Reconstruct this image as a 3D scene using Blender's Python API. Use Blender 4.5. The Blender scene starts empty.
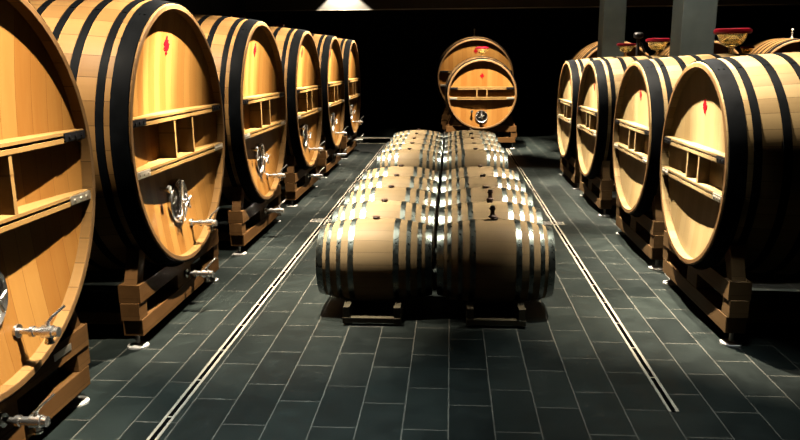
import bpy, bmesh, math, random
from mathutils import Vector, Matrix
random.seed(7)
C = bpy.context.scene.collection
PI = math.pi
R_ = math.radians

# ------------------------------------------------------------------ materials
KA = .20          # surface colours scaled down against raised exposure, so bounce stays weak and shade deep
def dim(c): return tuple(x*KA for x in c)
class NT:
    def __init__(self, name):
        self.m = bpy.data.materials.new(name); self.m.use_nodes = True
        self.t = self.m.node_tree; self.b = self.t.nodes['Principled BSDF']
    def n(self, typ, **kw):
        o = self.t.nodes.new(typ)
        for k, v in kw.items(): setattr(o, k, v)
        return o
    def l(self, a, b): self.t.links.new(a, b)
    def val(self, sock, v): self.b.inputs[sock].default_value = v
    def math(self, op, a, b=None, c=None):
        o = self.n('ShaderNodeMath', operation=op)
        for i, x in enumerate((a, b, c)):
            if x is None: continue
            if isinstance(x, (int, float)): o.inputs[i].default_value = x
            else: self.l(x, o.inputs[i])
        return o.outputs[0]
    def ramp(self, fac, stops):
        o = self.n('ShaderNodeValToRGB'); e = o.color_ramp.elements
        while len(e) < len(stops): e.new(0.5)
        for i, (p, c) in enumerate(stops): e[i].position = p; e[i].color = (*c, 1)
        self.l(fac, o.inputs[0]); return o.outputs[0]
    def mix(self, fac, a, b, mode='MIX'):
        o = self.n('ShaderNodeMix', data_type='RGBA', blend_type=mode)
        if isinstance(fac, (int, float)): o.inputs[0].default_value = fac
        else: self.l(fac, o.inputs[0])
        for i, x in ((6, a), (7, b)):
            if isinstance(x, tuple): o.inputs[i].default_value = (*x, 1)
            else: self.l(x, o.inputs[i])
        return o.outputs[2]

def plain(name, col, rough=.5, metal=0., spec=.5, noise=.0, nscale=20):
    if metal < .9: col = dim(col)
    spec = spec*(KA if not metal else 1)
    t = NT(name); t.val('Roughness', rough); t.val('Metallic', metal); t.val('Specular IOR Level', spec)
    if noise:
        co = t.n('ShaderNodeTexCoord'); nz = t.n('ShaderNodeTexNoise'); nz.inputs['Scale'].default_value = nscale
        nz.inputs['Detail'].default_value = 4; t.l(co.outputs['Object'], nz.inputs['Vector'])
        c2 = tuple(max(0, x*(1-noise)) for x in col); c3 = tuple(min(1, x*(1+noise)) for x in col)
        t.l(t.ramp(nz.outputs[0], [(.3, c2), (.7, c3)]), t.b.inputs['Base Color'])
        t.l(t.math('MULTIPLY_ADD', nz.outputs[0], .25, rough-.12), t.b.inputs['Roughness'])
    else: t.val('Base Color', (*col, 1))
    return t.m

def stave_wood(name, dark, light, zc, nst, grain=.35, rough=.45):
    """staves laid round the local x axis through height zc"""
    dark, light = dim(dark), dim(light)
    t = NT(name); co = t.n('ShaderNodeTexCoord'); sp = t.n('ShaderNodeSeparateXYZ'); t.l(co.outputs['Object'], sp.inputs[0])
    z = t.math('SUBTRACT', sp.outputs[2], zc)
    a = t.math('ARCTAN2', sp.outputs[1], z)
    u = t.math('MULTIPLY', a, nst/(2*PI))
    fl = t.math('FLOOR', u); fr = t.math('SUBTRACT', u, fl)
    oi = t.n('ShaderNodeObjectInfo')
    seed = t.math('ADD', fl, t.math('MULTIPLY', oi.outputs['Random'], 91.7))
    wn = t.n('ShaderNodeTexWhiteNoise', noise_dimensions='1D'); t.l(seed, wn.inputs['W'])
    cx = t.n('ShaderNodeCombineXYZ'); t.l(t.math('MULTIPLY', sp.outputs[0], 1.3), cx.inputs[0])
    t.l(t.math('MULTIPLY', u, 2.2), cx.inputs[1]); t.l(seed, cx.inputs[2])
    nz = t.n('ShaderNodeTexNoise'); nz.inputs['Scale'].default_value = 2.2; nz.inputs['Detail'].default_value = 6; nz.inputs['Roughness'].default_value = .65
    t.l(cx.outputs[0], nz.inputs['Vector'])
    f = t.math('MULTIPLY_ADD', nz.outputs[0], grain, t.math('MULTIPLY', wn.outputs[0], 1-grain))
    col = t.ramp(f, [(.08, dark), (.85, light)])
    edge = t.math('LESS_THAN', t.math('ABSOLUTE', t.math('SUBTRACT', fr, .5)), .485)
    col = t.mix(edge, tuple(x*.55 for x in dark), col)
    t.l(col, t.b.inputs['Base Color']); t.val('Roughness', rough); t.val('Specular IOR Level', .02)
    bp = t.n('ShaderNodeBump'); bp.inputs['Strength'].default_value = .15; bp.inputs['Distance'].default_value = .004
    t.l(t.math('MULTIPLY_ADD', nz.outputs[0], .4, edge), bp.inputs['Height']); t.l(bp.outputs[0], t.b.inputs['Normal'])
    return t.m

def board_wood(name, dark, light, axis, width, grain=.45, rough=.45):
    """boards counted along one axis, grain running along z (axis y) or y (axis z)"""
    dark, light = dim(dark), dim(light)
    t = NT(name); co = t.n('ShaderNodeTexCoord'); sp = t.n('ShaderNodeSeparateXYZ'); t.l(co.outputs['Object'], sp.inputs[0])
    s = sp.outputs['XYZ'.index(axis)]
    u = t.math('MULTIPLY', s, 1/width); fl = t.math('FLOOR', u); fr = t.math('SUBTRACT', u, fl)
    oi = t.n('ShaderNodeObjectInfo')
    seed = t.math('ADD', fl, t.math('MULTIPLY', oi.outputs['Random'], 57.3))
    wn = t.n('ShaderNodeTexWhiteNoise', noise_dimensions='1D'); t.l(seed, wn.inputs['W'])
    mp = t.n('ShaderNodeMapping'); t.l(co.outputs['Object'], mp.inputs[0])
    mp.inputs['Scale'].default_value = (9, 14, 1.1) if axis == 'Y' else (9, 1.1, 14)
    ad = t.n('ShaderNodeVectorMath', operation='ADD'); cb = t.n('ShaderNodeCombineXYZ'); t.l(seed, cb.inputs[0])
    t.l(mp.outputs[0], ad.inputs[0]); t.l(cb.outputs[0], ad.inputs[1])
    nz = t.n('ShaderNodeTexNoise'); nz.inputs['Scale'].default_value = 1.6; nz.inputs['Detail'].default_value = 7; nz.inputs['Roughness'].default_value = .62
    t.l(ad.outputs[0], nz.inputs['Vector'])
    f = t.math('MULTIPLY_ADD', nz.outputs[0], grain, t.math('MULTIPLY', wn.outputs[0], 1-grain))
    col = t.ramp(f, [(.1, dark), (.8, light)])
    edge = t.math('LESS_THAN', t.math('ABSOLUTE', t.math('SUBTRACT', fr, .5)), .488)
    col = t.mix(edge, tuple(x*.7 for x in dark), col)
    t.l(col, t.b.inputs['Base Color']); t.val('Roughness', rough); t.val('Specular IOR Level', .02)
    bp = t.n('ShaderNodeBump'); bp.inputs['Strength'].default_value = .12; bp.inputs['Distance'].default_value = .003
    t.l(t.math('MULTIPLY_ADD', nz.outputs[0], .5, edge), bp.inputs['Height']); t.l(bp.outputs[0], t.b.inputs['Normal'])
    return t.m

def floor_mat():
    t = NT('slate_tiles'); co = t.n('ShaderNodeTexCoord'); sp = t.n('ShaderNodeSeparateXYZ'); t.l(co.outputs['Object'], sp.inputs[0])
    cb = t.n('ShaderNodeCombineXYZ'); t.l(sp.outputs[1], cb.inputs[0]); t.l(t.math('ADD', sp.outputs[0], 26.0), cb.inputs[1])
    br = t.n('ShaderNodeTexBrick'); t.l(cb.outputs[0], br.inputs['Vector'])
    br.offset = .42; br.offset_frequency = 2; br.squash = 1
    br.inputs['Scale'].default_value = 1; br.inputs['Brick Width'].default_value = .53; br.inputs['Row Height'].default_value = .26
    br.inputs['Mortar Size'].default_value = .0042; br.inputs['Mortar Smooth'].default_value = .1; br.inputs['Bias'].default_value = 0
    br.inputs['Color1'].default_value = (*dim((.0082, .0132, .0130)), 1); br.inputs['Color2'].default_value = (*dim((.018, .0255, .0240)), 1)
    br.inputs['Mortar'].default_value = (*dim((.13, .13, .115)), 1)
    nz = t.n('ShaderNodeTexNoise'); nz.inputs['Scale'].default_value = 5.5; nz.inputs['Detail'].default_value = 7; nz.inputs['Roughness'].default_value = .7
    t.l(co.outputs['Object'], nz.inputs['Vector'])
    v = t.ramp(nz.outputs[0], [(.25, (.55, .55, .55)), (.8, (1.5, 1.48, 1.42))])
    t.l(t.mix(1, br.outputs['Color'], v, 'MULTIPLY'), t.b.inputs['Base Color'])
    t.l(t.math('MULTIPLY_ADD', nz.outputs[0], .3, .3), t.b.inputs['Roughness']); t.val('Specular IOR Level', .4*KA)
    bp = t.n('ShaderNodeBump'); bp.inputs['Strength'].default_value = .25; bp.inputs['Distance'].default_value = .003
    t.l(t.math('SUBTRACT', t.math('MULTIPLY', nz.outputs[0], .4), br.outputs['Fac']), bp.inputs['Height']); t.l(bp.outputs[0], t.b.inputs['Normal'])
    return t.m

M = {}
M['hoop'] = plain('black_painted_iron', (.0050, .0058, .0070), .5, 0., .022, .25, 8)
M['galv'] = plain('galvanised_steel', (.060, .074, .072), .30, 1., .5, .15, 30)
M['steel'] = plain('polished_steel', (.55, .54, .52), .25, 1.)
M['foot'] = plain('pale_foot_disc', (.75, .74, .70), .5)
M['doorsteel'] = plain('dark_mirror_steel', (.10, .10, .10), .18, 1.)
M['brushed'] = plain('brushed_steel', (.28, .26, .22), .42, 1., .5, .1, 12)
M['drainsteel'] = plain('drain_steel', (.62, .55, .44), .5, .35, .5, .1, 12)
M['dark'] = plain('dark_iron', (.012, .012, .014), .5, 0., .1)
M['cover'] = plain('drain_cover', (.13, .13, .12), .6)
M['slot'] = plain('drain_shadow_gap', (.004, .004, .004), .9, 0, 0)
M['wall'] = plain('charcoal_plaster', (.008, .0105, .0115), .65, 0, .3, .2, 2)
M['header'] = plain('grey_plaster', (.11, .105, .095), .7, 0, .3, .1, 2)
M['ceil'] = plain('black_ceiling', (.004, .0045, .005), .8, 0, .2)
M['column'] = plain('grey_green_concrete', (.42, .50, .47), .6, 0, .3, .15, 3)
M['plinth'] = plain('black_gloss_stone', (.008, .009, .01), .2)
M['red'] = plain('red_paint', (.34, .004, .010), .6, 0, .05)
M['redrim'] = plain('crimson_silicone', (.42, .008, .03), .3, 0, .5)
M['bung'] = plain('dark_bung', (.06, .022, .012), .5)
M['black'] = plain('black_rubber', (.012, .010, .012), .45)
M['endgrain'] = plain('chime_oak', (.20, .105, .038), .55, 0, .35, .2, 14)
M['barwood'] = board_wood('crossbar_oak', (.30, .16, .05), (.40, .24, .085), 'Z', .5, .8)
M['barwood_pale'] = board_wood('pale_crossbar_oak', (.27, .185, .085), (.34, .245, .12), 'Z', .5, .8)
M['cradle'] = board_wood('cradle_timber', (.115, .055, .018), (.21, .105, .038), 'Z', .13, .6, .55)
M['cradle_pale'] = board_wood('pale_cradle_timber', (.13, .075, .032), (.23, .14, .065), 'Z', .13, .6, .55)
M['rack'] = plain('rack_timber', (.065, .055, .032), .55, 0, .4, .2, 9)
M['barrel'] = stave_wood('barrel_oak', (.27, .195, .105), (.34, .255, .145), 0, 22, .6, .5)
M['barrelhead'] = board_wood('barrel_head_oak', (.2, .14, .07), (.3, .22, .12), 'Y', .08)
def glass_mat():
    t = NT('amber_glass'); t.val('Base Color', (.90, .76, .45, 1)); t.val('Roughness', .08)
    t.val('Transmission Weight', .95); t.val('IOR', 1.25); t.val('Specular IOR Level', .7)
    return t.m
M['glass'] = glass_mat()
M['floor'] = floor_mat()

# ------------------------------------------------------------------ mesh helpers
def box(bm, x0, x1, y0, y1, z0, z1, bev=0):
    t = bmesh.new(); r = bmesh.ops.create_cube(t, size=1)
    bmesh.ops.scale(t, vec=(x1-x0, y1-y0, z1-z0), verts=t.verts)
    bmesh.ops.translate(t, vec=((x0+x1)/2, (y0+y1)/2, (z0+z1)/2), verts=t.verts)
    if bev: bmesh.ops.bevel(t, geom=t.edges[:], offset=bev, segments=2, affect='EDGES', profile=.6)
    merge(bm, t)
def merge(bm, t, mat=None):
    me = bpy.data.meshes.new('tmp'); 
    if mat is not None: t.transform(mat)
    t.to_mesh(me); bm.from_mesh(me); bpy.data.meshes.remove(me); t.free()
def lathe(bm, prof, n=64, closed=True, axis='X', org=(0, 0, 0)):
    """prof: (along, radius) list swept round axis; closed joins last to first"""
    rings = []
    for (a, r) in prof:
        if r < 1e-6:
            p = (a, 0, 0) if axis == 'X' else (0, 0, a)
            rings.append([bm.verts.new(Vector(p)+Vector(org))])
        else:
            rg = []
            for k in range(n):
                c, s = math.cos(2*PI*k/n)*r, math.sin(2*PI*k/n)*r
                p = (a, s, c) if axis == 'X' else (c, s, a)
                rg.append(bm.verts.new(Vector(p)+Vector(org)))
            rings.append(rg)
    pr = list(zip(rings, rings[1:])) + ([(rings[-1], rings[0])] if closed else [])
    for A, B in pr:
        for k in range(n):
            q = [A[k % len(A)], A[(k+1) % len(A)], B[(k+1) % len(B)], B[k % len(B)]]
            u = []
            for v in q:
                if v not in u: u.append(v)
            if len(u) >= 3:
                try: bm.faces.new(u)
                except ValueError: pass
def cyl(bm, p0, p1, r, n=20, r1=None):
    p0, p1 = Vector(p0), Vector(p1); d = p1-p0
    t = bmesh.new(); bmesh.ops.create_cone(t, cap_ends=True, segments=n, radius1=r, radius2=r if r1 is None else r1, depth=d.length)
    q = Vector((0, 0, 1)).rotation_difference(d.normalized()).to_matrix().to_4x4()
    merge(bm, t, Matrix.Translation((p0+p1)/2) @ q)
def ball(bm, p, r, n=16):
    t = bmesh.new(); bmesh.ops.create_uvsphere(t, u_segments=n, v_segments=n//2, radius=r); merge(bm, t, Matrix.Translation(p))
def tube(bm, pts, r, n=12):
    for a, b in zip(pts, pts[1:]): cyl(bm, a, b, r, n)
    for p in pts[1:-1]: ball(bm, Vector(p), r, n)
def extrude_poly(bm, pts, axis, a0, a1):
    """pts 2d; axis 'X' -> (y,z) points swept from x=a0 to a1"""
    f = lambda p, a: {'X': (a, p[0], p[1]), 'Y': (p[0], a, p[1]), 'Z': (p[0], p[1], a)}[axis]
    A = [bm.verts.new(f(p, a0)) for p in pts]; B = [bm.verts.new(f(p, a1)) for p in pts]
    n = len(pts)
    bm.faces.new(A); bm.faces.new(B[::-1])
    for k in range(n): bm.faces.new((A[k], B[k], B[(k+1) % n], A[(k+1) % n]))
def obj(name, bm, mat, parent=None, smooth=True, label=None):
    bmesh.ops.recalc_face_normals(bm, faces=bm.faces)
    me = bpy.data.meshes.new(name); bm.to_mesh(me); bm.free()
    if smooth:
        for p in me.polygons: p.use_smooth = True
        me.set_sharp_from_angle(angle=R_(32))
    me.materials.append(mat)
    o = bpy.data.objects.new(name, me); C.objects.link(o)
    if parent is not None: o.parent = parent
    if label: o['label'] = label
    return o
def tag(o, label, cat, group=None):
    o['label'] = label; o['category'] = cat
    if group: o['group'] = group
    return o
def thing(name, label, cat, loc=(0, 0, 0), rz=0, group=None):
    o = bpy.data.objects.new(name, None); o.empty_display_size = .1; C.objects.link(o)
    o.location = loc; o.rotation_euler = (0, 0, rz)
    return tag(o, label, cat, group)
def struct(name, bm, mat, **kw):
    o = obj(name, bm, mat, **kw); o['kind'] = 'structure'; return o
def dup(root, loc, rz, label, group=None):
    r = root.copy(); C.objects.link(r); r.location = loc; r.rotation_euler = (0, 0, rz); r['label'] = label
    if group: r['group'] = group
    for ch in list(root.children):
        c = ch.copy(); C.objects.link(c); c.parent = r
        for g in list(ch.children):
            d = g.copy(); C.objects.link(d); d.parent = c
    return r

# ------------------------------------------------------------------ the big casks
HOOPS = [(.010, .125), (.165, .218), (.352, .408), (.535, .585), (.735, .785)]
def tap_bm(x0, x1, z, drop=.05, y=0):
    bm = bmesh.new()
    lathe(bm, [(x0, 0), (x0, .036), (x0+.014, .036), (x0+.016, .017), (x0+.07, .017), (x0+.075, .028), (x0+.095, .028), (x0+.10, .022),
               (x1-.09, .022), (x1-.085, .033), (x1-.03, .033), (x1-.025, .026), (x1, .026), (x1, 0)], 20, False, 'X', (0, y, z))
    cyl(bm, (x1-.055, y, z), (x1-.055, y, z-drop), .018, 14)
    cyl(bm, (x1-.055, y, z-drop), (x1-.055, y, z-drop-.012), .024, 14)
    cyl(bm, (x1-.055, y, z+.028), (x1-.055, y, z+.052), .012, 12)
    return bm
def lever_bm(x, z, y=0):
    bm = bmesh.new()
    tube(bm, [(x, y, z+.045), (x+.02, y+.012, z+.075), (x+.075, y+.045, z+.125)], .0075, 8)
    return bm

def make_cask(label, R, b, L, zc, loc, rz, wood, headwood, barwood, bars, divs, manway, taps, emblem_z, rec=(.06, .15), group=None):
    t = thing('oak_cask', label, 'cask', loc, rz, group)
    pr = lambda d: R + b*(1-((d-L/2)/(L/2))**2)
    th = .046; Ri = R-th
    NS = 24
    # staves: outer skin, chime rims, bore down to the heads
    outer = [(-L*k/NS, pr(L*k/NS)) for k in range(NS+1)]
    outer[0] = (-.004, pr(0)-.004)
    prof = [(0, R-.010)] + outer + [(-L, Ri), (-L+.10, Ri), (-L+.30, Ri+.02), (-.36, Ri+.02), (-.10, Ri), (0, Ri)]
    # keep local axis through zc
    bm = bmesh.new(); lathe(bm, prof, 120, True, 'X', (0, 0, zc)); obj('staves', bm, wood, t)
    bm = bmesh.new(); lathe(bm, [(.0005, R-.010), (.003, R-.014), (.003, Ri+.003), (.0005, Ri)], 120, True, 'X', (0, 0, zc)); obj('chime_rim', bm, M['endgrain'], t, label='darker end grain rim')
    rc, r0 = rec[1], rec[0]
    hx = lambda r: -(r0 + (rc-r0)*(1-(min(r, Ri)/Ri)**2))
    bm = bmesh.new()
    fr = [(hx(Ri*k/14), Ri*k/14) for k in range(15)]; fr[-1] = (hx(Ri), Ri+.004)
    lathe(bm, fr + [(x-.045, r) for x, r in fr[::-1]], 96, False, 'X', (0, 0, zc)); hd = obj('head', bm, headwood, t)
    bm = bmesh.new(); lathe(bm, [(-L+.09, 0), (-L+.09, Ri+.004), (-L+.135, Ri+.004), (-L+.135, 0)], 64, False, 'X', (0, 0, zc)); obj('head', bm, headwood, t)
    for d0, d1 in HOOPS + [(L-d1, L-d0) for d0, d1 in HOOPS]:
        bm = bmesh.new()
        ds = [d0 + (d1-d0)*k/3 for k in range(4)]
        lathe(bm, [(-d, pr(d)+.005) for d in ds] + [(-d, pr(d)-.006) for d in ds[::-1]], 120, True, 'X', (0, 0, zc))
        for a in (-.5, .42):
            for dd in (.35, .65):
                d = d0+(d1-d0)*dd; rr = pr(d)
                cyl(bm, (-d, math.sin(a)*(rr+.002), zc+math.cos(a)*(rr+.002)), (-d, math.sin(a)*(rr+.009), zc+math.cos(a)*(rr+.009)), .008, 8)
        obj('hoop', bm, M['hoop'], t)
    # crossbars bracing the dished head
    chord = lambda dz: math.sqrt(Ri*Ri-dz*dz)-.004
    hb = .058
    for i, dz in enumerate(bars):
        half = min(chord(dz-hb/2), chord(dz+hb/2))
        bm = bmesh.new(); nseg = 16
        for z0, z1, xf in ((dz+.012, dz+hb/2, -.012), (dz-.004, dz+.012, -.04), (dz-hb/2, dz-.004, -.012)):
            P = []
            for k in range(nseg+1):
                y = -half+2*half*k/nseg
                P.append((y, hx(math.hypot(y, dz))-.004))
            vs = []
            for zz in (z0, z1):
                row = [bm.verts.new((xf, P[0][0], zc+zz)), bm.verts.new((xf, P[-1][0], zc+zz))]
                back = [bm.verts.new((x, y, zc+zz)) for y, x in P]
                vs.append((row, back)); bm.faces.new([row[0]] + back + [row[1]])
            (a, A), (c, D) = vs
            bm.faces.new((a[0], a[1], c[1], c[0])); bm.faces.new((a[0], c[0], D[0], A[0])); bm.faces.new((a[1], A[-1], D[-1], c[1]))
            for k in range(nseg): bm.faces.new((A[k], D[k], D[k+1], A[k+1]))
        cb = obj('crossbar', bm, barwood, t, smooth=False)
        for s in (-1, 1):
            bm = bmesh.new(); bl = .22*R
            box(bm, -.013, -.004, s*half-(bl if s > 0 else 0), s*half+(0 if s > 0 else bl), zc+dz-.024, zc+dz+.024, .002)
            for q in (.2, .5, .8): 
                yy = s*(half-bl*q); cyl(bm, (-.006, yy, zc+dz), (.004, yy, zc+dz), .011, 6)
            obj('bracket', bm, M['dark'] if i == 0 else M['brushed'], cb, label='black iron bracket' if i == 0 else 'grey steel bracket')
    z1, z0 = zc+bars[0]-hb/2, zc+bars[1]+hb/2
    for y in divs:
        bm = bmesh.new(); xb = hx(math.hypot(y, 0))-.003
        box(bm, xb, -.016, y-.014, y+.014, z0, z1, .001); obj('divider', bm, barwood, t, smooth=False)
    # red emblem on the head
    bm = bmesh.new(); s = .05*R
    shape = [(0, 1.5), (.3, 1.18), (.14, .9), (.62, .72), (.42, .42), (.98, .22), (.66, -.1), (.95, -.42), (.4, -.42), (.46, -.78), (.12, -.86), (.34, -1.16), (0, -1.5)]
    shape = shape + [(-x, z) for x, z in shape[-2:0:-1]]
    ez = emblem_z*R; x = hx(ez)
    P2 = [(p*s*1.2, ez+q*s) for p, q in shape]
    F = [bm.verts.new((hx(math.hypot(p, q))+.003, p, zc+q)) for p, q in P2]; B = [bm.verts.new((hx(math.hypot(p, q))-.004, p, zc+q)) for p, q in P2]
    fc = bm.faces.new(F); bm.faces.new(B[::-1])
    for k in range(len(F)): bm.faces.new((F[k], B[k], B[(k+1) % len(F)], F[(k+1) % len(F)]))
    bmesh.ops.triangulate(bm, faces=[f for f in bm.faces if len(f.verts) > 4])
    obj('emblem', bm, M['red'], t, smooth=False, label='small red heraldic mark')
    if manway:
        mz, mr = manway; x = hx(mz)
        bm = bmesh.new()
        lathe(bm, [(x-.02, mr*.86), (x-.02, mr), (x+.03, mr), (x+.04, mr*.96), (x+.03, mr*.88), (x+.012, mr*.86)], 48, True, 'X', (0, 0, zc+mz))
        mw = obj('manway', bm, M['steel'], t)
        bm = bmesh.new(); lathe(bm, [(x-.005, 0), (x-.005, mr*.87), (x+.012, mr*.87), (x+.03, mr*.6), (x+.042, 0)], 48, False, 'X', (0, 0, zc+mz))
        obj('manway_door', bm, M['doorsteel'], mw)
        bm = bmesh.new(); zz = zc+mz
        box(bm, x+.045, x+.068, -.02, .02, zz-mr*.95, zz+mr*.95, .006)
        cyl(bm, (x+.03, 0, zz), (x+.115, 0, zz), .017, 16)
        cyl(bm, (x+.105, -.06, zz-.03), (x+.105, .06, zz+.03), .009, 12)
        cyl(bm, (x+.105, -.03, zz+.06), (x+.105, .03, zz-.06), .009, 12)
        
        obj('clamp', bm, M['steel'], mw)
        bm = bmesh.new(); cyl(bm, (x-.01, -mr*1.55, zz+mr*.8), (x+.06, -mr*1.55, zz+mr*.8), .018, 14); cyl(bm, (x+.06, -mr*1.55, zz+mr*.8), (x+.075, -mr*1.55, zz+mr*.8), .03, 14)
        obj('thermometer', bm, M['steel'], t)
    if taps:
        z = taps[0]; x0 = hx(math.hypot(z-zc, .21))
        tp = obj('tap', tap_bm(x0, .135, z, y=.21), M['steel'], t); obj('lever', lever_bm(.08, z, .21), M['steel'], tp)
        z = taps[1]
        tp = obj('tap', tap_bm(-.085, .15, z), M['steel'], t); obj('lever', lever_bm(.095, z), M['steel'], tp)
    return t

def make_cradle(label, R, b, L, zc, loc, rz, half, wood, group=None, lift=0):
    """two timber frames under the cask, each two beams on spacer blocks with chocks"""
    t = thing('cask_cradle', label, 'cradle', loc, rz, group)
    pr = lambda d: R + b*(1-((d-L/2)/(L/2))**2)
    zb0, zb1, zm, zt = .10+lift, .225+lift, .355+lift, .487+lift
    for xa, xb in ((-.235, -.09), (-L+.09, -L+.235)):
        rr = max(pr(-xa), pr(-xb))+.008
        bm = bmesh.new(); box(bm, xa, xb, -half, half, zb0, zb1, .006); obj('beam', bm, wood, t, smooth=False)
        bm = bmesh.new()
        pts = [(-half-.015, zm), (half+.015, zm), (half+.015, zt)]
        ym = math.sqrt(max(0, rr*rr-(zc-zt)**2))
        n = 14
        for k in range(n+1):
            y = ym-2*ym*k/n; pts.append((y, min(zt, zc-math.sqrt(rr*rr-y*y))))
        pts.append((-half-.015, zt))
        extrude_poly(bm, pts, 'X', xa-.006, xb+.006); obj('beam', bm, wood, t, smooth=False)
        for y0, y1 in ((-half-.03, -half+.11), (-.15*R, .15*R), (half-.11, half+.03)):
            bm = bmesh.new(); box(bm, xa+.004, xb-(.004), y0, y1, zb1, zm, .004); obj('spacer_block', bm, wood, t, smooth=False)
        for s in (-1, 1):
            bm = bmesh.new()
            ya, yb = half-.10, half+.005
            ztip = min(zc-math.sqrt(max(.01, rr*rr-(half-.09)**2)), zt+.26)
            pts = [(s*(half-.01), zt), (s*(half-.11), zt), (s*(half-.185), zt+.235), (s*(half-.10), zt+.245)]
            # keep the inner face clear of the staves
            ok = lambda y, z: math.hypot(y, zc-z) >= rr
            pts = [(y, z) if ok(y, z) else (y, zc-math.sqrt(max(0, rr*rr-y*y))-.001) for y, z in pts]
            extrude_poly(bm, pts, 'X', xa+.03, xb-.02); obj('chock', bm, wood, t, smooth=False)
            for yy in (s*(half-.06),):
                bm = bmesh.new(); xm = (xa+xb)/2
                cyl(bm, (xm, yy, .012), (xm, yy, zb0), .016, 14); lathe(bm, [(0, 0), (0, .075), (.010, .075), (.022, .03), (.022, 0)], 24, False, 'Z', (xm, yy, 0))
                obj('foot', bm, M['foot'], t, label='pale levelling foot')
    for s in (-1, 1):
        bm = bmesh.new(); y = s*(half-.25); box(bm, -L+.235, -.235, y-.05, y+.05, zb0+.01, zb1-.02, .004); obj('rail', bm, wood, t, smooth=False)
    return t

LT = dict(R=1.011, b=.09, L=2.2, zc=1.466)
RT = dict(R=.800, b=.068, L=2.0, zc=1.214)
def woods(pref, zc, pale):
    if pale: return (stave_wood(pref+'_staves', (.21, .135, .058), (.38, .275, .135), zc, 44), board_wood(pref+'_head', (.33, .225, .095), (.43, .315, .155), 'Y', .11), M['barwood_pale'])
    return (stave_wood(pref+'_staves', (.20, .105, .034), (.37, .205, .074), zc, 40), board_wood(pref+'_head', (.27, .105, .020), (.41, .205, .052), 'Y', .12), M['barwood'])
wl = woods('amber', LT['zc'], False); wr = woods('pale', RT['zc'], True)
XL, XR = -2.112, 1.891
YL = [3.11, 5.631, 8.223, 10.858, 13.434, 15.987]
YR = [5.83, 7.789, 10.294, 12.339]
ordL = ['nearest of the left row', 'second of the left row, whole face in view', 'third of the left row', 'fourth of the left row', 'fifth of the left row, next to last', 'farthest of the left row']
ordR = ['nearest of the right row', 'second of the right row, before the wide column', 'third of the right row, past the wide column', 'farthest of the right row']
srcL = srcLc = srcR = srcRc = None
for i, y in enumerate(YL):
    lb = 'big amber oak cask with chrome taps, '+ordL[i]
    lc = 'timber cradle under the big cask '+ordL[i]
    g, gc = 'big oak casks of the left row', 'timber cradles of the left row'
    if i == 0:
        srcL = make_cask(lb, **LT, loc=(XL, y, 0), rz=0, wood=wl[0], headwood=wl[1], barwood=wl[2], bars=(.165, -.19), divs=(-.17, .22),
                         manway=(-.535, .18), taps=(.70, .315), emblem_z=.69, group=g)
        srcLc = make_cradle(lc, **LT, loc=(XL, y, 0), rz=0, half=.87, wood=M['cradle'], group=gc)
    else:
        dup(srcL, (XL, y, 0), 0, lb); dup(srcLc, (XL, y, 0), 0, lc)
for i, y in enumerate(YR):
    lb = 'pale oak cask with black hoops, '+ordR[i]
    lc = 'timber cradle under the pale cask '+ordR[i]
    g, gc = 'pale oak casks of the right row', 'timber cradles of the right row'
    if i == 0:
        srcR = make_cask(lb, **RT, loc=(XR, y, 0), rz=PI, wood=wr[0], headwood=wr[1], barwood=wr[2], bars=(.122, -.150), divs=(-.10, .165),
                         manway=None, taps=None, emblem_z=.57, rec=(.06, .105), group=g)
        srcRc = make_cradle(lc, **RT, loc=(XR, y, 0), rz=PI, half=.79, wood=M['cradle_pale'], group=gc)
    else:
        dup(srcR, (XR, y, 0), PI, lb); dup(srcRc, (XR, y, 0), PI, lc)
bm = bmesh.new(); box(bm, -.0835, -.079, .50, .68, .405, .445, .001)
obj('label_plate', bm, M['brushed'], srcLc, label='small pale metal plate')
# the two casks that close the aisle
CT = dict(R=.800, b=.068, L=2.0, zc=1.265); wc = woods('aisle_end', CT['zc'], False)
make_cask('smaller oak cask with round steel hatch closing the aisle behind the barrels', **CT, loc=(.709, 16.9, 0), rz=-PI/2, wood=wc[0], headwood=wc[1], barwood=wc[2],
          bars=(.145, -.085), divs=(-.115, .115), manway=(-.5, .145), taps=None, emblem_z=.53, rec=(.06, .11))
make_cradle('timber cradle under the smaller hatched cask closing the aisle', **CT, loc=(.709, 16.9, 0), rz=-PI/2, half=.80, wood=M['cradle'], lift=.05)
DT = dict(R=1.011, b=.09, L=2.2, zc=1.585); wd = woods('rear', DT['zc'], False)
make_cask('larger oak cask half hidden behind the smaller cask that closes the aisle', **DT, loc=(.644, 19.5, 0), rz=-PI/2, wood=wd[0], headwood=wd[1], barwood=wd[2],
          bars=(.165, -.19), divs=(-.17, .22), manway=(-.535, .18), taps=None, emblem_z=.69)
make_cradle('timber cradle under the larger half hidden cask at the aisle end', **DT, loc=(.644, 19.5, 0), rz=-PI/2, half=.87, wood=M['cradle'], lift=.12)
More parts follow.
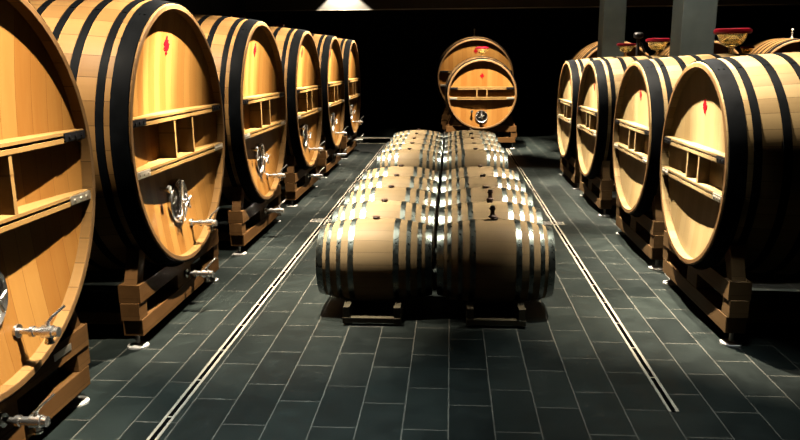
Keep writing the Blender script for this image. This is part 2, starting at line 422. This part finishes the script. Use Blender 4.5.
# the cross row beyond the right-hand casks (only the tops show)
ET = dict(R=.850, b=.055, L=2.0, zc=1.565); we = woods('cross_row', ET['zc'], False)
srcE = srcEc = None
for x, w in ((3.54, 'left of the narrow column'), (5.41, 'behind the wide column'), (7.29, 'at the right edge under a steel valve')):
    lb, lc = 'oak cask beyond the right row, '+w, 'timber cradle of the far cask '+w
    if srcE is None:
        srcE = make_cask(lb, **ET, loc=(x, 16., 0), rz=-PI/2, wood=we[0], headwood=we[1], barwood=we[2], bars=(.15, -.14), divs=(-.13, .13), manway=None, taps=None, emblem_z=.6, group='casks of the cross row at the back right')
        srcEc = make_cradle(lc, **ET, loc=(x, 16., 0), rz=-PI/2, half=.80, wood=M['cradle'], group='cradles of the cross row at the back right', lift=.26)
    else:
        dup(srcE, (x, 16., 0), -PI/2, lb); dup(srcEc, (x, 16., 0), -PI/2, lc)
dup(srcR, (5.36, 12.85, 0), -PI/2, 'pale oak cask hidden behind the right row, carrying a small red rimmed airlock', 'casks of the cross row at the back right')
dup(srcRc, (5.36, 12.85, 0), -PI/2, 'timber cradle of the hidden pale cask behind the right row', 'cradles of the cross row at the back right')

# ------------------------------------------------------------------ barrels and racks
BL, BR0, BR1 = .93, .282, .35
BZ = .411
def bprof(x): return BR0 + (BR1-BR0)*(1-(abs(x)/(BL/2))**2.1)
def make_barrel(label, loc, group):
    t = thing('oak_barrel', label, 'barrel', loc, 0, group)
    h = BL/2; th = .026; NS = 24
    outer = [(-h+BL*k/NS, bprof(-h+BL*k/NS)) for k in range(NS+1)]
    prof = outer + [(h, BR0-th), (h-.05, BR0-th), (h-.12, BR0-th+.01), (-h+.12, BR0-th+.01), (-h+.05, BR0-th), (-h, BR0-th)]
    bm = bmesh.new(); lathe(bm, prof, 64, True, 'X'); obj('staves', bm, M['barrel'], t)
    for s in (-1, 1):
        bm = bmesh.new(); lathe(bm, [(s*(h-.035), 0), (s*(h-.035), BR0-th+.002), (s*(h-.06), BR0-th+.002), (s*(h-.06), 0)], 48, False, 'X'); obj('head', bm, M['barrelhead'], t)
        for c, w in ((.18, .044), (.278, .034), (.366, .034), (.438, .052)):
            xs = [s*(c-w/2+w*k/2) for k in range(3)]
            bm = bmesh.new(); lathe(bm, [(x, bprof(x)+.0035) for x in xs] + [(x, bprof(x)-.003) for x in xs[::-1]], 64, True, 'X')
            a = .9
            ball(bm, Vector((s*c, -math.sin(a)*(bprof(c)+.003), math.cos(a)*(bprof(c)+.003))), .007, 8)
            obj('hoop', bm, M['galv'], t)
    bm = bmesh.new(); lathe(bm, [(BR1-.02, 0), (BR1-.02, .024), (BR1+.016, .031), (BR1+.020, .027), (BR1+.020, 0)], 20, False, 'Z'); obj('bung', bm, M['bung'], t)
    return t
Y0, S, GAP = 5.786, .757, 1.775
rows = [Y0+S*k for k in range(5)] + [Y0+4*S+GAP+S*k for k in range(5)]
names = ['front', 'second', 'third', 'fourth', 'fifth']
src = None
for xi, (bx, side) in enumerate(((-.607, 'left'), (.363, 'right'))):
    for k, y in enumerate(rows):
        blk = 'front' if k < 5 else 'rear'
        lb = 'oak barrel with galvanised hoops, %s row of the %s block, %s column' % (names[k % 5], blk, side)
        if src is None: src = make_barrel(lb, (bx, y, BZ), 'oak barrels in the aisle')
        else: dup(src, (bx, y, BZ), 0, lb)
# taller dark stoppers on the first two right-hand barrels
for k in (0, 1):
    y = rows[k]; s = thing('stopper', ('dark tall stopper on the front barrel of the right column', 'dark tall stopper on the second barrel of the right column')[k], 'stopper', (.345+.02*k, y, BZ+BR1+.0205), 0, 'tall stoppers on the barrels')
    bm = bmesh.new(); lathe(bm, [(0, 0), (0, .032), (.012, .034), (.022, .019), (.06, .017), (.066, .026), (.078, .026), (.078, 0)], 18, False, 'Z'); obj('plug', bm, M['bung'], s)
    bm = bmesh.new(); lathe(bm, [(.0785, 0), (.0785, .02), (.095, .018), (.095, 0)], 18, False, 'Z'); obj('cap', bm, M['black'], s)

def make_rack(label, cx, ys, group):
    t = thing('barrel_rack', label, 'rack', (cx, ys[0], 0), 0, group)
    ln = ys[-1]-ys[0]; ya, yb = -.47, ln+.47
    rb = bprof(.2)+.0045
    zr = BZ-rb-.002
    for s in (-1, 1):
        bm = bmesh.new(); box(bm, s*.2-.03, s*.2+.03, ya, yb, .018, zr, .004); obj('rail', bm, M['rack'], t, smooth=False)
        for k in range(len(ys)+1):
            yc = -S/2 + S*k
            bm = bmesh.new()
            pts = []
            n = 8; zt = .15
            lo, hi = -.10, .10
            if k == 0: lo = -.085
            if k == len(ys): hi = .085
            pts = [(yc+lo, zr), (yc+hi, zr)]
            def top(y):
                z = zt
                for q in (-.0, ):
                    for yy in [S*j for j in range(len(ys))]:
                        d = abs(y-yy)
                        if d < rb: z = min(z, BZ-math.sqrt(rb*rb-d*d)-.002)
                return max(z, zr+.004)
            for j in range(n+1):
                y = yc+hi+(lo-hi)*j/n; pts.append((y, top(y)))
            extrude_poly(bm, pts, 'X', s*.2-.026, s*.2+.026); obj('saddle_block', bm, M['rack'], t, smooth=False)
        for y in (ya+.05, yb-.05):
            bm = bmesh.new(); lathe(bm, [(0, 0), (0, .022), (.018, .022), (.018, 0)], 16, False, 'Z', (s*.2, y, 0)); obj('foot', bm, M['steel'], t)
    for y in (ya+.03, ln/2-S/2, yb-.03):
        bm = bmesh.new(); box(bm, -.17, .17, y-.025, y+.025, .022, zr-.002, .003); obj('crosspiece', bm, M['rack'], t, smooth=False)
    return t
for bx, side in ((-.607, 'left'), (.363, 'right')):
    for blk, ys in (('front', rows[:5]), ('rear', rows[5:])):
        make_rack('low timber rack under the %s column of the %s block of barrels' % (side, blk), bx, ys, 'low barrel racks')

# ------------------------------------------------------------------ airlocks, valves on top of the casks
def airlock(label, loc, sc, group='red rimmed glass airlocks'):
    t = thing('airlock', label, 'airlock', loc, 0, group)
    bm = bmesh.new(); lathe(bm, [(0, 0), (0, .042), (.010, .042), (.016, .022), (.062, .022), (.068, .05), (.082, .082), (.11, .108), (.15, .126), (.195, .142),
                                 (.195, .137), (.15, .121), (.112, .103), (.088, .078), (.078, .0)], 36, False, 'Z'); g = obj('glass_bowl', bm, M['glass'], t)
    bm = bmesh.new(); lathe(bm, [(.186, .136), (.182, .158), (.198, .170), (.222, .166), (.232, .146), (.220, .130)], 40, True, 'Z'); obj('rim', bm, M['redrim'], t, label='crimson rim')
    bm = bmesh.new(); lathe(bm, [(.0785, 0), (.0785, .055), (.088, .066), (.13, .088), (.14, .07), (.165, .04), (.175, 0)], 24, False, 'Z'); obj('inner_cup', bm, M['glass'], t)
    for o in t.children: o.scale = (sc, sc, sc)
    return t
topR = RT['zc']+RT['R']+RT['b']; topL = LT['zc']+LT['R']+LT['b']
airlock('amber glass airlock with crimson rim beside the wide column, largest of them', (2.855, 7.789, topR), 1.08)
airlock('amber glass airlock with crimson rim, just left of the wide grey column', (2.80, 10.294, topR), .98)
airlock('amber glass airlock with crimson rim on the farthest right cask, beside a black valve', (2.85, 12.339, topR), .90)
airlock('small crimson rimmed airlock half behind the largest one at the right', (5.36, 13.85, topR), .72)
airlock('dim red airlock on top of the third cask of the left row', (-3.15, 10.858, topL), .62)
airlock('dim red airlock on top of the fourth cask of the left row', (-3.15, 13.434, topL), .62)
airlock('red airlock on the smaller cask closing the aisle', (.74, 17.9, CT['zc']+CT['R']+CT['b']), .95)
def vent(label, loc):
    t = thing('vent_valve', label, 'valve', loc, 0, 'steel vent valves')
    bm = bmesh.new(); lathe(bm, [(0, 0), (0, .03), (.02, .028), (.03, .014), (.10, .014), (.105, .024), (.12, .024), (.125, .01), (.15, .01), (.15, 0)], 16, False, 'Z'); obj('stem', bm, M['brushed'], t)
    bm = bmesh.new(); ball(bm, Vector((0, 0, .172)), .028, 14); obj('cap', bm, M['brushed'], t)
vent('steel vent valve on the cask top at the right edge', (7.29, 16.5, ET['zc']+.8905))
vent('steel vent valve on the larger cask at the aisle end', (.62, 20.4, DT['zc']+1.098))
# dark bent valve on the far right-hand cask
vx, vy = 2.56, 10.40
rr = RT['R']+RT['b']*.93
vz = RT['zc']+math.sqrt(rr*rr-(vy-10.294)**2)
t = thing('bent_valve', 'black bent valve on a cask top beside the airlock of the farthest right cask', 'valve', (vx, vy, vz))
bm = bmesh.new(); cyl(bm, (0, 0, .001), (0, 0, .24), .022, 14); tube(bm, [(0, 0, .20), (.05, 0, .17), (.075, 0, .10), (.10, 0, .05)], .016, 10); obj('pipe', bm, M['black'], t)
bm = bmesh.new(); lathe(bm, [(.2405, 0), (.2405, .035), (.255, .062), (.30, .066), (.325, .05), (.325, 0)], 24, False, 'Z'); obj('handwheel', bm, M['black'], t)

# ------------------------------------------------------------------ the room
ZC = 5.35; RX0, RX1, RY0, RY1 = -5.2, 10.5, -2.5, 24.2
bm = bmesh.new(); box(bm, RX0-.2, RX1+.2, RY0, RY1+.2, -.2, 0); struct('floor', bm, M['floor'], smooth=False)
bm = bmesh.new(); box(bm, RX0-.2, RX1+.2, RY0, RY1+.2, ZC, ZC+.2); struct('ceiling', bm, M['ceil'], smooth=False)
bm = bmesh.new(); box(bm, RX0-.2, RX0, RY0, RY1, 0, ZC); struct('wall_left', bm, M['wall'], smooth=False)
bm = bmesh.new(); box(bm, RX1, RX1+.2, RY0, RY1, 0, ZC); struct('wall_right', bm, M['wall'], smooth=False)
bm = bmesh.new(); box(bm, RX0, RX1, RY1, RY1+.2, 0, ZC); struct('wall_back', bm, M['wall'], smooth=False)
bm = bmesh.new(); box(bm, RX0, RX1, 18.6, 18.9, 3.29, ZC); struct('trim_1', bm, M['header'], smooth=False)       # the bulkhead across the ceiling
bm = bmesh.new(); box(bm, RX0, RX1, 18.585, 18.6, 3.285, 3.305); struct('trim_2', bm, M['brushed'], smooth=False)  # metal edge under it
bm = bmesh.new(); box(bm, RX0, -.75, 18.17, 18.37, 0, .115, .004); struct('trim_3', bm, M['plinth'], smooth=False)
bm = bmesh.new(); box(bm, RX0, -.75, 18.16, 18.37, .115, .128, .002); box(bm, RX0, -.75, 18.10, 18.165, 0, .006); struct('trim_4', bm, M['brushed'], smooth=False)
for x0, y0 in ((2.60, 8.82), (2.60, 13.30)):
    bm = bmesh.new(); box(bm, x0+.055, x0+.44, y0, y0+.42, 0, ZC, .01); struct('column', bm, M['column'], smooth=False)

# floor drains: two steel edge strips either side of a dark slot
def drain(label, p, L, ang, w, group):
    t = thing('floor_drain', label, 'drain', (p[0], p[1], 0), ang, group)
    e = .018 if w < .1 else .018
    bm = bmesh.new(); box(bm, 0, L, -w/2+e, w/2-e, .0005, .0025); obj('slot' if w < .1 else 'cover', bm, M['slot'] if w < .1 else M['cover'], t, smooth=False)
    for s in (-1, 1):
        bm = bmesh.new(); a, b_ = sorted((s*w/2, s*(w/2-e))); box(bm, 0, L, a, b_, .0005, .005, .001); obj('edge_strip', bm, M['drainsteel'], t, smooth=False)
    if w > .1:
        for x0 in (-e, L):
            bm = bmesh.new(); box(bm, x0, x0+e, -w/2, w/2, .0005, .005, .001); obj('edge_strip', bm, M['drainsteel'], t, smooth=False)
    k = .47
    while k < L-.1 and L < 6 or (k < L-.1 and k < 30 and L >= 6):
        bm = bmesh.new(); box(bm, k-.006, k+.006, -w/2+e, w/2-e, .0026, .0045); obj('bridge', bm, M['drainsteel'], t, smooth=False); k += .5
drain('long straight steel floor drain along the left row of casks', (-1.628, .8), 17.2, PI/2, .064, 'long floor drains')
drain('long straight steel floor drain along the right row of casks', (1.325, 4.0), 14.0, PI/2, .064, 'long floor drains')
drain('short cross drain at the left, between barrels and casks', (-1.80, 9.10), .34, 0, .19, 'short cross drains')
drain('short cross drain at the right, between barrels and casks', (1.12, 9.06), .31, 0, .17, 'short cross drains')
drain('steel cross drain under the nearest cask at the right edge', (2.60, 6.29), 1.6, 0, .06, 'short cross drains')

# ------------------------------------------------------------------ light
def spot(name, loc, target, energy, ang=80, blend=.5, rad=.05, col=(1, .86, .66)):
    l = bpy.data.lights.new(name, 'SPOT'); l.energy = energy; l.spot_size = R_(ang); l.spot_blend = blend; l.shadow_soft_size = rad; l.color = col
    o = bpy.data.objects.new(name, l); C.objects.link(o); o.location = loc
    d = Vector(target)-Vector(loc); o.rotation_euler = d.to_track_quat('-Z', 'Y').to_euler(); return o
for i, y in enumerate(YL):
    spot('left_row_lamp', (-.75 if i else -.62, y+(.6 if i else .2), 5.0), (-2.15, y-(.10 if i else .0), 1.84), 2080 if i else 1900, 31 if i else 36, 1., .035)
    spot('left_added_beam', (-.75 if i else -.62, y+(.6 if i else .2), 5.0), (-2.2, y-.12, 1.98), 3000 if i else 1200, 13, 1., .035)  # extra beam added at the row lamp's position to brighten the head's centre
    spot('left_top_lamp', (-2.8, y-2.15, 5.0), (-2.75, y-.78, 1.8), 760, 30, .9, .05)
for y in YR:
    spot('right_row_lamp', (.86, y+.5, 5.0), (1.95, y-.02, 1.74), 2450, 33, 1., .035)
    spot('right_added_beam', (.86, y+.5, 5.0), (1.97, y-.05, 1.56), 2400, 12, 1., .035)  # second beam, added to heat up the middle of each right-hand head
    spot('right_top_lamp', (2.9, y+.05, 5.0), (2.9, y-.05, 1.5), 200, 42, .6, .05)
for y in (5.4, 6.2, 7.0, 8.1, 9.5, 10.9, 12.3, 13.7, 15.1):
    spot('left_floor_fill', (-1.32, y, 5.0), (-1.32, y, 0), 1100, 33, 1., .06)  # added fill for the left floor strip, apart from the row lamps
for y in (5.7, 6.5, 7.4, 8.7, 10.1, 11.5, 12.9):
    spot('right_floor_fill', (1.5, y, 5.0), (1.5, y, 0), 950, 29, .9, .06)  # added fill over the right floor strip, no fixture of its own
spot('front_floor_fill', (1.3, 4.3, 5.0), (1.2, 4.4, 0), 260, 34, 1., .1, (.9, .98, .92))  # weak added fill that brings out the end of the right drain
spot('front_floor_fill', (-1.0, 3.7, 5.0), (-1.15, 3.8, 0), 560, 38, 1., .1, (.86, .98, .95))  # added fill to lift the left foreground tiles
for y in (6.35, 7.3, 8.3, 9.3, 10.9, 11.8, 12.8, 13.8):
    for x, xt in ((-2.4, -.60), (2.15, .36)): spot('aisle_lamp', (x, y, 5.0), (xt, y-.2, .6), 580, 18.5, .6, .2)
spot('aisle_end_lamp', (.72, 15.5, 5.0), (.68, 16.95, 1.55), 2600, 44, .5)
spot('aisle_end_lamp', (.6, 18.98, 3.5), (.64, 19.62, 1.8), 220, 75, .6)
spot('bulkhead_lamp', (-2.74, 18.30, 4.0), (-2.70, 18.36, 3.0), 300, 94, .2, .02)
for x in (3.54, 5.41, 7.29): spot('cross_row_lamp', (x, 14.9, 5.0), (x, 16.1, 1.6), 1700, 46, .5)

spot('column_fill', (1.7, 7.3, 5.0), (2.75, 8.8, 2.7), 45, 50, 1., .06, (1, .97, .86))  # small fill added only to brighten the wide column
spot('column_fill', (1.7, 11.6, 5.0), (2.75, 13.3, 2.7), 16, 50, 1., .06, (1, .97, .86))  # the same added fill, weaker, for the narrow column
w = bpy.data.worlds.new('dark_cellar'); bpy.context.scene.world = w; w.use_nodes = True
w.node_tree.nodes['Background'].inputs[0].default_value = (.5, .75, .8, 1); w.node_tree.nodes['Background'].inputs[1].default_value = .0001

# ------------------------------------------------------------------ camera
f, th, yaw, roll = 720.188, .217, .071, -.007
H = 2.03
cy, sy = math.cos(yaw), math.sin(yaw)
fw = Vector((-sy*math.cos(th), cy*math.cos(th), -math.sin(th))); rt = Vector((cy, sy, 0)); up = rt.cross(fw)
c, s = math.cos(roll), math.sin(roll)
r2 = rt*c + up*s; u2 = -rt*s + up*c
cam = bpy.data.cameras.new('camera'); cam.sensor_width = 36; cam.sensor_fit = 'HORIZONTAL'; cam.lens = f/800*36; cam.clip_end = 100
co = bpy.data.objects.new('camera', cam); C.objects.link(co)
m = Matrix((r2, u2, -fw)).transposed().to_4x4(); m.translation = (0, 0, H); co.matrix_world = m
sc = bpy.context.scene; sc.camera = co
vs = sc.view_settings; vs.view_transform = 'Standard'; vs.look = 'None'; vs.gamma = 1; vs.exposure = 3.35; vs.use_curve_mapping = False
